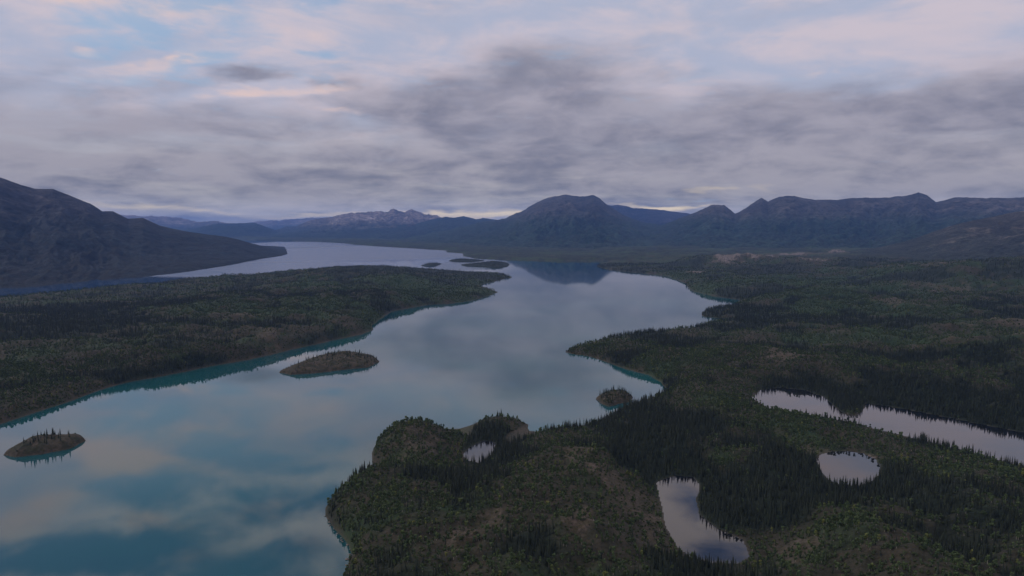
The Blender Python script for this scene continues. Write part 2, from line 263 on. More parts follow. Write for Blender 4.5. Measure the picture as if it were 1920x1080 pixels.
def cover(x, y, knob, pd, sd, h):
    az = np.arctan2(x, y); lr = np.log(np.hypot(x, y)+1); acc = {'R': 0.0, 'G': 0.0, 'D': 0.0, 'P': 0.0}
    az = az+fbm(x, y, 60, 3, 71)*.02; lr = lr+fbm(x, y, 60, 3, 75)*.03
    for k, a, l, sa, sl_, w in _cv: acc[k] = acc[k]+w*np.exp(-(((az-a)/sa)**2+((lr-l)/sl_)**2)*1.0)
    r = np.hypot(x, y)
    a1 = fbm(x, y, 240, 4, 21); a2 = fbm(x, y, 90, 4, 25); a3 = fbm(x, y, 900, 3, 29); b1 = fbm(x, y, 45, 4, 33, .6)
    D = .47-knob*1.0+.08*sst(r, 1300, 2200)+a1*.8+a2*.7+a3*.9*sst(r, 1200, 2200)+b1*.25+acc['D']*.8-acc['R']*1.0-acc['G']*.55-acc['P']*1.2
    D = D+.35*np.exp(-np.maximum(pd, 0)/30)-.12*sst(1500-r, 0, 600)+.22*sst(r, 4300, 6000)
    mdl = sst(r, 1300, 2000); D = sst(D+.06*mdl, .34+.08*mdl, .80-.14*mdl)
    Rk = -.42+knob*.80+b1*.8+a2*.35+acc['R']*.9-acc['D']*.5+fbm(x, y, 14, 2, 37)*.35
    Rk = sst(Rk, .12, .45)*(1-.8*D)*(1-.8*sst(r, 5600, 7000))
    Rk = Rk*.78; pale = sst(acc['P']+b1*.5+fbm(x, y, 30, 3, 47)*.4, .45, .8); Rk = np.maximum(Rk, pale)
    G = sst(.35+.35*mdl+a2*1.1-a1*.3+acc['G']*.8-acc['D']*.2+b1*.4+.4*sst(r, 4300, 6500), .3, .9)
    return D, G, Rk
# ------------------------------------------------------------------ materials
class NT:
    def __init__(s, name):
        s.m = bpy.data.materials.new(name); s.m.use_nodes = True; s.t = s.m.node_tree; s.t.nodes.clear()
        s.o = s.N('ShaderNodeOutputMaterial'); s.b = s.N('ShaderNodeBsdfPrincipled'); s.t.links.new(s.b.outputs[0], s.o.inputs[0])
        s.b.inputs['Specular IOR Level'].default_value = .15; s.b.inputs['Roughness'].default_value = .85
        s.g = s.N('ShaderNodeNewGeometry')
    def N(s, t): return s.t.nodes.new(t)
    def link(s, a, b): s.t.links.new(a, b)
    def set(s, n, i, v):
        if isinstance(v, bpy.types.NodeSocket): s.link(v, n.inputs[i])
        else: n.inputs[i].default_value = v
    def math(s, op, a, b=0.0, clamp=False):
        n = s.N('ShaderNodeMath'); n.operation = op; n.use_clamp = clamp; s.set(n, 0, a); s.set(n, 1, b); return n.outputs[0]
    def mix(s, f, a, b, bt='MIX'):
        n = s.N('ShaderNodeMix'); n.data_type = 'RGBA'; n.blend_type = bt; s.set(n, 0, f); s.set(n, 6, a); s.set(n, 7, b); return n.outputs[2]
    def sm(s, v, a, b, lo=0.0, hi=1.0):
        n = s.N('ShaderNodeMapRange'); n.interpolation_type = 'SMOOTHSTEP'; s.set(n, 0, v)
        for i, q in enumerate((a, b, lo, hi)): n.inputs[i+1].default_value = q
        return n.outputs[0]
    def noise(s, w, det=4, ro=.6, vec=None, sc3=None, dist=0):
        n = s.N('ShaderNodeTexNoise'); n.inputs['Scale'].default_value = 1.0/w; n.inputs['Detail'].default_value = det; n.inputs['Roughness'].default_value = ro
        n.inputs['Distortion'].default_value = dist
        v = vec or s.g.outputs['Position']
        if sc3:
            mp = s.N('ShaderNodeMapping'); mp.inputs['Scale'].default_value = sc3; s.link(v, mp.inputs[0]); v = mp.outputs[0]
        s.link(v, n.inputs['Vector']); return n.outputs[0]
    def attr(s, name):
        n = s.N('ShaderNodeAttribute'); n.attribute_name = name; return n.outputs
    def bump(s, h, st, dist):
        n = s.N('ShaderNodeBump'); n.inputs['Strength'].default_value = st; n.inputs['Distance'].default_value = dist; s.link(h, n.inputs['Height']); s.link(n.outputs[0], s.b.inputs['Normal'])
def ground_mat():
    t = NT('wild_ground'); a = t.attr('cover')[0]
    sp = t.N('ShaderNodeSeparateColor'); t.link(a, sp.inputs[0]); D, G, K = sp.outputs
    fine = t.noise(2.2, 4, .65); mid = t.noise(14, 4, .6); big = t.noise(60, 3, .6); cl = t.noise(5, 3, .6)
    green = t.mix(G, (.030, .032, .022, 1), (.026, .052, .023, 1))
    green = t.mix(t.math('MULTIPLY', t.sm(mid, .4, .65), t.math('SUBTRACT', 1.0, G)), green, (.047, .042, .031, 1))
    dark = (.012, .022, .015, 1)
    c = t.mix(D, green, dark); crk = t.noise(7, 5, .7, dist=1.5)
    rock = t.mix(t.sm(fine, .38, .62), (.052, .042, .035, 1), (.17, .138, .12, 1))
    rock = t.mix(t.sm(cl, .42, .6), rock, (.066, .058, .036, 1))
    rock = t.mix(t.sm(crk, .40, .50, .75, 0), rock, (.022, .022, .015, 1))
    c = t.mix(t.math('MULTIPLY', K, t.sm(big, .25, .5, .6, 1)), c, rock)
    c = t.mix(t.sm(fine, .3, .7, .0, .55), c, (.010, .012, .009, 1))
    c = t.mix(t.sm(K, .80, .96), c, t.mix(t.sm(t.noise(11, 5, .65), .36, .6), (.05, .046, .042, 1), (.155, .138, .132, 1)))
    be = t.attr('beach')[2]
    c = t.mix(be, c, t.mix(t.sm(fine, .4, .6), (.045, .04, .035, 1), (.11, .097, .088, 1)))
    t.link(c, t.b.inputs['Base Color']); t.bump(t.noise(4, 5, .7), .8, 2.2)
    return t.m
def mountain_mat(name, rockc, lowc, z0, z1, streak=.3, pale=(.2, .18, .18, 1), sc=1.0):
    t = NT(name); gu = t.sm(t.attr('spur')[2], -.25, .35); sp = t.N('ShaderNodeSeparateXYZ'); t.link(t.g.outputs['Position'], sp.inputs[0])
    n = t.noise(700*sc, 6, .6); n2 = t.noise(160*sc, 5, .65); n3 = t.noise(420*sc, 6, .65, sc3=(1, 1, .35))
    hz = t.math('ADD', sp.outputs[2], t.math('MULTIPLY', t.math('SUBTRACT', n, .5), (z1-z0)*1.2))
    f = t.sm(hz, z0, z1)
    rk = t.mix(t.sm(n2, .4, .62), rockc, tuple(v*1.45 for v in rockc[:3])+(1,))
    rk = t.mix(t.math('MULTIPLY', t.sm(n3, .52, .62), streak), rk, pale)
    lw = t.mix(t.sm(n, .38, .62), lowc, tuple(v*1.9 for v in lowc[:3])+(1,))
    lw = t.mix(t.sm(n2, .5, .7, 0, .7), lw, (lowc[0]*2.6, lowc[1]*2.1, lowc[2]*2.2, 1))
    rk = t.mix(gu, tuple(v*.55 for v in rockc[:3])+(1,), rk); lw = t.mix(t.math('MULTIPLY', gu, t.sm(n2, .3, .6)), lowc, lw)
    sp_ = t.sm(t.noise(55*sc, 7, .72), .38, .62, .45, 1.65); cc = t.N('ShaderNodeVectorMath'); cc.operation = 'SCALE'; t.link(t.mix(f, lw, rk), cc.inputs[0]); t.link(sp_, cc.inputs['Scale'])
    t.link(cc.outputs[0], t.b.inputs['Base Color']); t.bump(t.noise(140*sc, 7, .68), 1.0, 60*sc); return t.m
def foliage_mat(name, a, b, c=None):
    t = NT(name); oi = t.N('ShaderNodeObjectInfo')
    ra = t.N('ShaderNodeValToRGB'); ra.color_ramp.elements[0].color = a+(1,); ra.color_ramp.elements[1].color = b+(1,)
    if c: e = ra.color_ramp.elements.new(.93); e.color = b+(1,); ra.color_ramp.elements[-1].color = c+(1,)
    t.link(oi.outputs['Random'], ra.inputs[0])
    col = t.mix(t.sm(t.noise(.9, 2, .6), .35, .7, 0, .5), ra.outputs[0], (a[0]*.6, a[1]*.6, a[2]*.6, 1))
    t.link(col, t.b.inputs['Base Color']); t.b.inputs['Roughness'].default_value = .7; return t.m
def plain_mat(name, a, b, w=.5):
    t = NT(name); t.link(t.mix(t.noise(w, 3, .6), a+(1,), b+(1,)), t.b.inputs['Base Color']); return t.m
def water_mat(name, deep, deep2, ior, r0, wind=None):
    t = NT(name); t.b.inputs['IOR'].default_value = ior; t.b.inputs['Specular IOR Level'].default_value = .5
    n = t.noise(260, 3, .5)
    wc = t.mix(t.sm(n, .35, .65), deep+(1,), deep2+(1,))
    if wind:                                    # painted into base colour: grazing fade up-lake, navy mountain reflection in the western arm
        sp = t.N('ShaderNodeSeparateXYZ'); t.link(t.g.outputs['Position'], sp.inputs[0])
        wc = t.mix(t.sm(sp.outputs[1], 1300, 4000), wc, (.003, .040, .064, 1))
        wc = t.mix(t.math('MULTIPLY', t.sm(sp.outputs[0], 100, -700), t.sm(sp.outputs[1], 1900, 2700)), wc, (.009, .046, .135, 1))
    t.link(wc, t.b.inputs['Base Color'])
    if wind:
        acc = t.sm(t.noise(420, 4, .6, sc3=(.5, 1.6, 1)), .52, .72, 0, .015)
        for (x, y, rx, ry, w) in wind:
            mp = t.N('ShaderNodeMapping'); mp.vector_type = 'TEXTURE'; mp.inputs['Location'].default_value = (x, y, 0); mp.inputs['Scale'].default_value = (rx, ry, 1e6)
            t.link(t.g.outputs['Position'], mp.inputs[0]); g = t.N('ShaderNodeTexGradient'); g.gradient_type = 'SPHERICAL'; t.link(mp.outputs[0], g.inputs[0])
            acc = t.math('ADD', acc, t.math('MULTIPLY', t.sm(g.outputs[1], 0, .25), w))
        t.link(t.math('ADD', acc, r0), t.b.inputs['Roughness'])
    else: t.b.inputs['Roughness'].default_value = r0
    if not wind: t.bump(t.noise(9, 3, .5, sc3=(.6, 1.4, 1)), .03, .2)
    return t.m
# ------------------------------------------------------------------ mesh helpers
def mesh_obj(name, V, Fc, mat, parent=None, smooth=False, link=True):
    me = bpy.data.meshes.new(name)
    V = np.asarray(V, np.float32); Fc = np.asarray(Fc, np.int32)
    if Fc.ndim == 2:
        k = Fc.shape[1]; me.vertices.add(len(V)); me.vertices.foreach_set('co', V.ravel()); me.loops.add(Fc.size); me.loops.foreach_set('vertex_index', Fc.ravel())
        me.polygons.add(len(Fc)); me.polygons.foreach_set('loop_start', np.arange(0, Fc.size, k, dtype=np.int32))
        me.polygons.foreach_set('use_smooth', np.full(len(Fc), smooth)); me.update(calc_edges=True)
    me.materials.append(mat); o = bpy.data.objects.new(name, me); S.collection.objects.link(o)
    if parent: o.parent = parent
    return o
def grid_faces(nr, nc):
    i = np.arange(nr-1)[:, None]*nc+np.arange(nc-1)[None, :]; i = i.ravel()
    return np.stack([i, i+1, i+nc+1, i+nc], 1)
def struct(o, label=None, kind='structure'):
    o['kind'] = kind
    if label: o['label'] = label
    return o
def set_cover(o, D, G, K, beach):
    at_ = o.data.color_attributes.new('cover', 'FLOAT_COLOR', 'POINT')
    a = np.ones((len(D), 4), np.float32); a[:, 0] = D; a[:, 1] = G; a[:, 2] = K; at_.data.foreach_set('color', a.ravel())
    b = o.data.attributes.new('beach', 'FLOAT', 'POINT'); b.data.foreach_set('value', beach.astype(np.float32))
GROUND = ground_mat()
# ------------------------------------------------------------------ ground sheet
rr = [70.0]
while rr[-1] < 45500: rr.append(rr[-1]*(1.0085 if rr[-1] < 330 else 1.0058 if rr[-1] < 3500 else 1.013))
rr = np.array(rr); aa = np.radians(np.linspace(-62, 62, 1080))
RR, AA = np.meshgrid(rr, aa, indexing='ij'); X = (RR*np.sin(AA)).ravel(); Y = (RR*np.cos(AA)).ravel()
h, sd, knob, pd = terrain(X, Y)
D, G, K = cover(X, Y, knob, pd, sd, h)
rad = np.hypot(X, Y)
canopy = (fbm(X, Y, 22, 2, 55)*4+4)*sst(rad, 2300, 3400)*D*sst(sd, 5, 40)*(rad < 14000)
beach = .4*np.exp(-np.maximum(sd, 0)/np.clip(rad*.0012, 1.0, 5))*(sd < 60)
beach = np.where(pd < 60, np.maximum(beach, .35*np.exp(-np.maximum(pd, 0)/1.5)), beach)
gs = mesh_obj('ground', np.stack([X, Y, h+canopy], 1), grid_faces(len(rr), len(aa)), GROUND, smooth=True)
set_cover(gs, D, G, K, beach); struct(gs)
# ------------------------------------------------------------------ islands
ISLF = {}
def isl_h(key, x, y):
    P, top, _ = ISL[key]; dist = math.hypot(*P.mean(0)); s = sdist(P, x, y)+fbm(x, y, 22, 3, 81)*2.2*dist/1000
    mx = ISLF[key]; q = np.clip(s/mx, 0, 1)
    k = np.maximum(fbm(x, y, 30, 4, 85)*.45+ridged(x, y, 18, 3, 88)*.12, -.5)
    hh = top*np.sqrt(np.maximum(q*(1.5-.5*q), 0))*(1+k*sst(s, 0, mx*.5))
    return np.where(s > 0, np.maximum(hh, .1), np.maximum(s*.4, -5)), s
for key, (P, top, _) in ISL.items():
    mn, mxx = P.min(0)-12, P.max(0)+12; dist = math.hypot(*P.mean(0))
    st = max(.9, dist*.0013); nx = int((mxx[0]-mn[0])/st)+2; ny = int((mxx[1]-mn[1])/st)+2
    gy, gx = np.meshgrid(np.linspace(mn[1], mxx[1], ny), np.linspace(mn[0], mxx[0], nx), indexing='ij'); gx = gx.ravel(); gy = gy.ravel()
    ISLF[key] = float(np.max(sdist(P, gx, gy)))
    hh, s = isl_h(key, gx, gy)
    dk = sst(fbm(gx, gy, 25, 3, 91), .0, .5); far_ = dist > 3000
    o = mesh_obj('island', np.stack([gx, gy, hh], 1), grid_faces(ny, nx), GROUND, smooth=True)
    set_cover(o, dk*.6 if not far_ else np.ones_like(dk), np.full_like(dk, .15), np.clip(sst(fbm(gx, gy, 12, 4, 95, .6), -.30, .3), 0, 1)*(0.0 if far_ else .75), np.exp(-np.maximum(s, 0)/.5)*.35*(s > -1))
    struct(o)
# ------------------------------------------------------------------ water
WIND = []
for px, py, rx, ry, w in [(650, 476, 330, 17, .22), (880, 497, 70, 10, .20), (480, 462, 160, 9, .15), (420, 505, 220, 16, .2), (330, 512, 90, 6, .15)]:
    x0, y0 = at(px, py); xa, ya = at(px, py-ry); xb, yb = at(px, py+ry)
    WIND.append((x0*1.0, (ya+yb)/2, rx/F*math.hypot(x0, y0)*1.05, abs(ya-yb)/2*1.05, w))
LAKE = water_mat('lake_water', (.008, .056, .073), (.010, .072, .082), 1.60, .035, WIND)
POND = water_mat('pond_water', (.006, .008, .012), (.008, .010, .012), 1.60, .02)
def disc(name, z, pts, mat):
    o = mesh_obj(name, [(x, y, z) for x, y in pts], [list(range(len(pts)))], mat); return o
E = 46500
g = [-E, -9000, -3000, 0, 3000, 9000, E]; vs = [(a, b, 0) for b in [-2000, -500, 500, 3000, 9000, 20000, E] for a in g]
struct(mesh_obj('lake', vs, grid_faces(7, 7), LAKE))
for i, (P, zl) in enumerate(PONDS):
    mn, mx = P.min(0)-8, P.max(0)+8
    # the sheet of each pond follows its outline a little under the bank
    c = P.mean(0)
    gxn = 26; vv = []; ff = []
    n = 160
    xs = np.linspace(mn[0], mx[0], n); ys = np.linspace(mn[1], mx[1], n); gy, gx = np.meshgrid(ys, xs, indexing='ij')
    s = sdist(P, gx.ravel(), gy.ravel()).reshape(n, n) > -9
    F4 = grid_faces(n, n); keep = s.ravel()[F4].all(1); used = np.unique(F4[keep]); mp = -np.ones(n*n, int); mp[used] = np.arange(len(used))
    struct(mesh_obj('pond', np.stack([gx.ravel()[used], gy.ravel()[used], np.full(len(used), zl)], 1), mp[F4[keep]], POND))
# ------------------------------------------------------------------ mountains
def mountain(label, pts, mat, seed, gul=.16, wb=3000, pw=1.5, z0=-25, shore=False, gw=900, nr=110, jag=5, step=.055):
    """pts: skyline pixel x, y, ridge distance, foot distance"""
    pts = np.array(pts, float); az = np.array([azel(p[0], p[1])[0] for p in pts]); el = np.array([azel(p[0], p[1])[1] for p in pts])
    na = int((az[-1]-az[0])/R(step)); A = np.linspace(az[0], az[-1], na)
    Hr = np.interp(A, az, CH+pts[:, 2]*np.tan(el)); Dr = np.interp(A, az, pts[:, 2]); Df = np.interp(A, az, pts[:, 3])
    Dr = Dr+fbm(A*Dr, A*0+seed, 2500, 3, seed)*(Dr-Df)*.18
    Hr = CH+(Hr-CH)*(Dr/np.interp(A, az, pts[:, 2]))
    Hr = Hr+(fbm(A*Dr, A*0, 420, 4, seed+3, .68)+1.3*(ridged(A*Dr, A*0, 520, 4, seed+5, .62)-.25))*jag*1.15*Dr/9000
    ends = np.minimum(sst(np.arange(na), 0, 14), 1) if not shore else np.ones(na)
    T = np.concatenate([np.linspace(0, 1, nr), 1+np.linspace(0, 1, 30)[1:]])
    TT, AAm = np.meshgrid(T, A, indexing='ij'); HR = np.broadcast_to(Hr, TT.shape); DR = np.broadcast_to(Dr, TT.shape); DF = np.broadcast_to(Df, TT.shape)
    r = np.where(TT <= 1, DF+(DR-DF)*TT, DR+(TT-1)*wb)
    x = r*np.sin(AAm); y = r*np.cos(AAm)
    s = np.where(TT <= 1, TT, 1-.9*(TT-1))
    q = np.clip(s+fbm(x, y, gw*2.2, 3, seed+9)*.22*sst(TT, 0, .35)*(1-sst(np.where(TT > 1, 2-TT, TT), .7, 1)), 0, 1)
    prof = np.where(TT <= 1, q**pw, np.clip(q, 0, 1)**1.1)
    env = 4*q*(1-q)
    wx = fbm(x, y, gw*1.3, 4, seed+20)*gw*.55
    g1 = .55*ridged(AAm*DR+wx, r*.32+wx*.3, gw, 5, seed+30)+.45*ridged(AAm*DR*1.0+wx*.7, r*.55, gw*.36, 4, seed+36)-.42
    hh = HR*prof+HR*gul*g1*env*(TT <= 1.6)+np.minimum(g1, 0)*HR*.02
    if shore: hh = hh+(-4+(5+11*np.clip((DR-DF)/2200, 0, 1))*sst(TT, .0, .12))+fbm(x, y, 300, 3, seed+50)*10*sst(TT, .02, .2)*np.clip((DR-DF)/1800, .1, 1)
    else: hh = hh+z0*(1-sst(TT, 0, .15))+fbm(x, y, 500, 3, seed+50)*14*sst(TT, 0, .15)
    if shore:
        tp = sst(A[-1]-AAm, R(1.4), R(3.6)); hh = np.where(TT < .004, -5, hh*tp-4*(1-tp))
    hh = np.maximum(hh, -29)
    o = mesh_obj('mountain', np.stack([x.ravel(), y.ravel(), hh.ravel()], 1), grid_faces(*TT.shape), mat, smooth=True)
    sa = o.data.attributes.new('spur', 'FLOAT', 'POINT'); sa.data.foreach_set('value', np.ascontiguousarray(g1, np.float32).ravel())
    struct(o, label); return o
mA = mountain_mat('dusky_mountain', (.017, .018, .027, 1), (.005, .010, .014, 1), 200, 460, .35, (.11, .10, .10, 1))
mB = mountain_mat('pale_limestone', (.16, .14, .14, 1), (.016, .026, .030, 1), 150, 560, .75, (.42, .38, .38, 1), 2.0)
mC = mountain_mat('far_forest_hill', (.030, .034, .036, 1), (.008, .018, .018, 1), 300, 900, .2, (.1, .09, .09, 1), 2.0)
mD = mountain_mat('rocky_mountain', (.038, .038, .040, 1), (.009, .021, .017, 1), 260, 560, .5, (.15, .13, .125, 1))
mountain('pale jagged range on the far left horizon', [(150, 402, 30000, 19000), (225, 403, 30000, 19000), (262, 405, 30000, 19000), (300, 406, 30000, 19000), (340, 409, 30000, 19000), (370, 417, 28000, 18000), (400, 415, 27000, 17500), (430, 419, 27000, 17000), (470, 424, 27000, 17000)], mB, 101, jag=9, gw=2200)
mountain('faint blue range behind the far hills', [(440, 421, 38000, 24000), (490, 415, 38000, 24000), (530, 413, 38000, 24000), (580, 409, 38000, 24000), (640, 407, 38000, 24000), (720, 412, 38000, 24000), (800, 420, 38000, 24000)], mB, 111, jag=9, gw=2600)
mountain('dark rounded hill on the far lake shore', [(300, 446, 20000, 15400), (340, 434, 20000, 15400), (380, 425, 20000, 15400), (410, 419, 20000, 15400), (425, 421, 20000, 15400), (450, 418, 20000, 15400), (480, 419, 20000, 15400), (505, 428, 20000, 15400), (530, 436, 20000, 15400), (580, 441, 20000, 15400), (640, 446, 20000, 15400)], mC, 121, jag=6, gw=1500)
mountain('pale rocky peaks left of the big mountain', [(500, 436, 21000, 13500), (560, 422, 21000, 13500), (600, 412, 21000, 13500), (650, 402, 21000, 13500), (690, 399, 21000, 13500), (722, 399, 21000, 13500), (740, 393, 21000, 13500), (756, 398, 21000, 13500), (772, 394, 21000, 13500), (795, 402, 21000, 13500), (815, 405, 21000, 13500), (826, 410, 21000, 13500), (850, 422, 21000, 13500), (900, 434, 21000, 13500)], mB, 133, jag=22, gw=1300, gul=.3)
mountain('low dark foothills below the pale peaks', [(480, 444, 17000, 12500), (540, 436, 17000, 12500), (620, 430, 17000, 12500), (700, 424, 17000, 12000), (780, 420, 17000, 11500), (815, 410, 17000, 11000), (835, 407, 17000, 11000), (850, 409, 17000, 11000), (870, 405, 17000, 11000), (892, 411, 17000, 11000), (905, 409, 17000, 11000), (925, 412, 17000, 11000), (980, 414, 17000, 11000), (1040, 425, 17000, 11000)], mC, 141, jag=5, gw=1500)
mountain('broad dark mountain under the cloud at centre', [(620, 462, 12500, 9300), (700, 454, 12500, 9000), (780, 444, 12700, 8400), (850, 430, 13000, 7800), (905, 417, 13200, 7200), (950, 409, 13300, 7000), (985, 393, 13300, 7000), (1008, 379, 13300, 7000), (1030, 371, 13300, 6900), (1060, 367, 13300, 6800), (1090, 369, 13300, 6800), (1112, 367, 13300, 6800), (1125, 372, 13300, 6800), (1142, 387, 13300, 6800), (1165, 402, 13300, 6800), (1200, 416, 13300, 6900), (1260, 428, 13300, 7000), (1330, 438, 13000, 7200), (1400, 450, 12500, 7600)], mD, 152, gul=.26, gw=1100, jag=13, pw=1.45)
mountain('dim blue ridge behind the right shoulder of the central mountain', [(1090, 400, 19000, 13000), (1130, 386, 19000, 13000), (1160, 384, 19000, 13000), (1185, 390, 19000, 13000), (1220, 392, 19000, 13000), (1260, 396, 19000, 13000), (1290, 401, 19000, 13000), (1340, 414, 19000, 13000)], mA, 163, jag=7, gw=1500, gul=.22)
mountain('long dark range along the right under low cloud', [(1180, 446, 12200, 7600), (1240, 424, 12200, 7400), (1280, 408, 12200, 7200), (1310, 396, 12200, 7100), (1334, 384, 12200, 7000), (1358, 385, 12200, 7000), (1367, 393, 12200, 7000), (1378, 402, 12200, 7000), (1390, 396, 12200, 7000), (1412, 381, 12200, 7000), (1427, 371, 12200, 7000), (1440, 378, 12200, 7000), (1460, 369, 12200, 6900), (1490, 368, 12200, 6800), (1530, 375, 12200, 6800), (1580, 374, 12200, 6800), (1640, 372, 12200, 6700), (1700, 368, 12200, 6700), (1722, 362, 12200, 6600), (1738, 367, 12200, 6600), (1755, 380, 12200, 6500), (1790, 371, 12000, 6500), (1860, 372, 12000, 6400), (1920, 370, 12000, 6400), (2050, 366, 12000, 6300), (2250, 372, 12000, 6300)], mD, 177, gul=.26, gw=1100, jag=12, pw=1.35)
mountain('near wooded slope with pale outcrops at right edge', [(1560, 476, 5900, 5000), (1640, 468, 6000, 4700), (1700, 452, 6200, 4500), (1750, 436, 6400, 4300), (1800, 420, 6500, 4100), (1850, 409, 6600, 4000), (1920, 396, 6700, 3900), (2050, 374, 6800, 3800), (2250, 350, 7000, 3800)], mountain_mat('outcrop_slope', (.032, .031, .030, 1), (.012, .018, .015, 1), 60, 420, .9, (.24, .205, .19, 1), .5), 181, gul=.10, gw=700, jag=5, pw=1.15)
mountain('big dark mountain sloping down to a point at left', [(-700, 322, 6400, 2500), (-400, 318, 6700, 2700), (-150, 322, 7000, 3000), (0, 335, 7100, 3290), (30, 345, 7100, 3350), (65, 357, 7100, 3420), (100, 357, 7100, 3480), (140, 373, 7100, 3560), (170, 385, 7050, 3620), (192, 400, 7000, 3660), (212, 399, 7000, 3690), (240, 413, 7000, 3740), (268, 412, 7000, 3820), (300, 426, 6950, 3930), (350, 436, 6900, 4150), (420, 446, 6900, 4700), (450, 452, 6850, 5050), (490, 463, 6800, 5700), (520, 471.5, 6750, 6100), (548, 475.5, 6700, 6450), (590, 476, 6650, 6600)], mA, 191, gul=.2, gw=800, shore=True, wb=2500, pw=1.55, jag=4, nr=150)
# ------------------------------------------------------------------ trees
M_SP = foliage_mat('spruce_needles', (.011, .018, .012), (.030, .041, .026)); M_AS = foliage_mat('aspen_leaves', (.035, .060, .026), (.074, .108, .044), (.15, .165, .045))
M_SH = foliage_mat('shrub_leaves', (.034, .052, .024), (.066, .086, .038)); M_BK = plain_mat('spruce_bark', (.05, .04, .032), (.09, .075, .06)); M_WB = plain_mat('aspen_bark', (.22, .21, .18), (.34, .32, .29))
def trunk_mesh(h, r, bend=0.0, n=6):
    V = []; Fc = []; rings = 5
    for i in range(rings):
        t = i/(rings-1); rr_ = r*(1-.85*t)+.015
        for k in range(n): V.append((math.cos(k/n*6.283)*rr_+bend*t*t, math.sin(k/n*6.283)*rr_, t*h-.6*(i == 0)))
    for i in range(rings-1):
        for k in range(n): a = i*n+k; b = i*n+(k+1) % n; Fc.append((a, b, b+n, a+n))
    return V, Fc
def spruce_crown(h, w, rs):
    V = []; Fc = []; z = h*.08; tiers = 13
    for i in range(tiers):
        t = i/(tiers-1); z = h*(.07+.88*t); rad_ = w*(1-t)**.8*rs.uniform(.78, 1.12)+.10; nb = 8 if t < .75 else 5
        off = rs.uniform(0, 6.28)
        for k in range(nb):
            a = off+k/nb*6.283+rs.uniform(-.2, .2); L_ = rad_*rs.uniform(.7, 1.15); dr = h*.055+L_*.32; hw = L_*.36
            c, s_ = math.cos(a), math.sin(a); b = len(V)
            V += [(0, 0, z+h*.05), (c*L_*.55-s_*hw, s_*L_*.55+c*hw, z-dr*.4), (c*L_, s_*L_, z-dr), (c*L_*.55+s_*hw, s_*L_*.55-c*hw, z-dr*.4)]
            Fc += [(b, b+1, b+2, b+3)]
    b = len(V); V += [(.12, 0, h*.9), (-.06, .1, h*.9), (-.06, -.1, h*.9), (0, 0, h*1.02)]; Fc += [(b, b+1, b+3, b+3), (b+1, b+2, b+3, b+3), (b+2, b, b+3, b+3)]
    return V, [f if f[2] != f[3] else f[:3]+(f[0],) for f in Fc]
def leaf_crown(h, w, zlo, n, rs, lobes=7, leaf=.55):
    V = []; Fc = []; cen = []
    for i in range(lobes):
        a = rs.uniform(0, 6.28); q = rs.uniform(.1, .6); t = rs.uniform(0, 1)
        cen.append((math.cos(a)*q*w*(1-.4*t), math.sin(a)*q*w*(1-.4*t), zlo+(h-zlo)*(.2+.68*t), w*rs.uniform(.38, .62)*(1-.25*t)))
    for i in range(n):
        cx, cy, cz, cr = cen[i % lobes]; d = np.array([rs.gauss(0, 1), rs.gauss(0, 1), rs.gauss(0, 1)]); d /= np.linalg.norm(d)+1e-6
        r_ = cr*rs.uniform(.55, 1.05); p = np.array([cx, cy, cz])+d*r_*np.array([1, 1, .9])
        nrm = d+np.array([rs.gauss(0, .5), rs.gauss(0, .5), rs.gauss(0, .5)+.3]); nrm /= np.linalg.norm(nrm)
        u = np.cross(nrm, (0.1, .3, 1)); u /= np.linalg.norm(u)+1e-6; v = np.cross(nrm, u); s_ = leaf*rs.uniform(.6, 1.3); b = len(V)
        V += [tuple(p-u*s_), tuple(p+v*s_*.7), tuple(p+u*s_), tuple(p-v*s_*.7)]; Fc.append((b, b+1, b+2, b+3))
    return V, Fc
def fix(Fc): return [f for f in Fc if len(set(f)) == 4]
rs = random.Random(5)
KINDS = {'spruce': [], 'aspen': [], 'shrub': []}       # lists of (crown mesh, trunk mesh)
def mk(name, V, Fc, mat):
    o = mesh_obj(name, V, Fc, mat); me = o.data; bpy.data.objects.remove(o); return me
for i in range(7):
    hh_ = rs.uniform(6.5, 10.8); w_ = rs.uniform(.95, 1.5)
    V, Fc = spruce_crown(hh_, w_, rs); tV, tF = trunk_mesh(hh_*.96, .16)
    KINDS['spruce'].append((mk('spruce_crown', V, fix(Fc), M_SP), mk('spruce_trunk', tV, tF, M_BK)))
for i in range(5):
    hh_ = rs.uniform(3.6, 6.4); w_ = rs.uniform(1.2, 2.0)
    V, Fc = leaf_crown(hh_, w_, hh_*.20, 170, rs, leaf=.50); tV, tF = trunk_mesh(hh_*.85, .13, rs.uniform(-.5, .5))
    KINDS['aspen'].append((mk('aspen_crown', V, Fc, M_AS), mk('aspen_trunk', tV, tF, M_WB)))
for i in range(4):
    hh_ = rs.uniform(1.0, 2.2); w_ = rs.uniform(1.2, 2.2)
    V, Fc = leaf_crown(hh_, w_, 0, 90, rs, 6, .42); KINDS['shrub'].append((mk('shrub_foliage', V, Fc, M_SH), None))
def scatter(r0, r1, area, half=R(41)):
    n = int(half*(r1*r1-r0*r0)/area); r = np.sqrt(rng.uniform(r0*r0, r1*r1, n)); a = rng.uniform(-half, half, n); x = r*np.sin(a); y = r*np.cos(a)
    h, sd, knob, pd = terrain(x, y); ok = (sd > 1.5) & (pd > 2) & (h > .28)
    x, y, h, sd, knob, pd = [q[ok] for q in (x, y, h, sd, knob, pd)]
    D, G, K = cover(x, y, knob, pd, sd, h); return x, y, h, D, G, K, sd, pd
T = {'spruce': [], 'aspen': [], 'shrub': []}
def put(kind, x, y, z, s): T[kind].append(np.stack([x, y, z, s], 1))
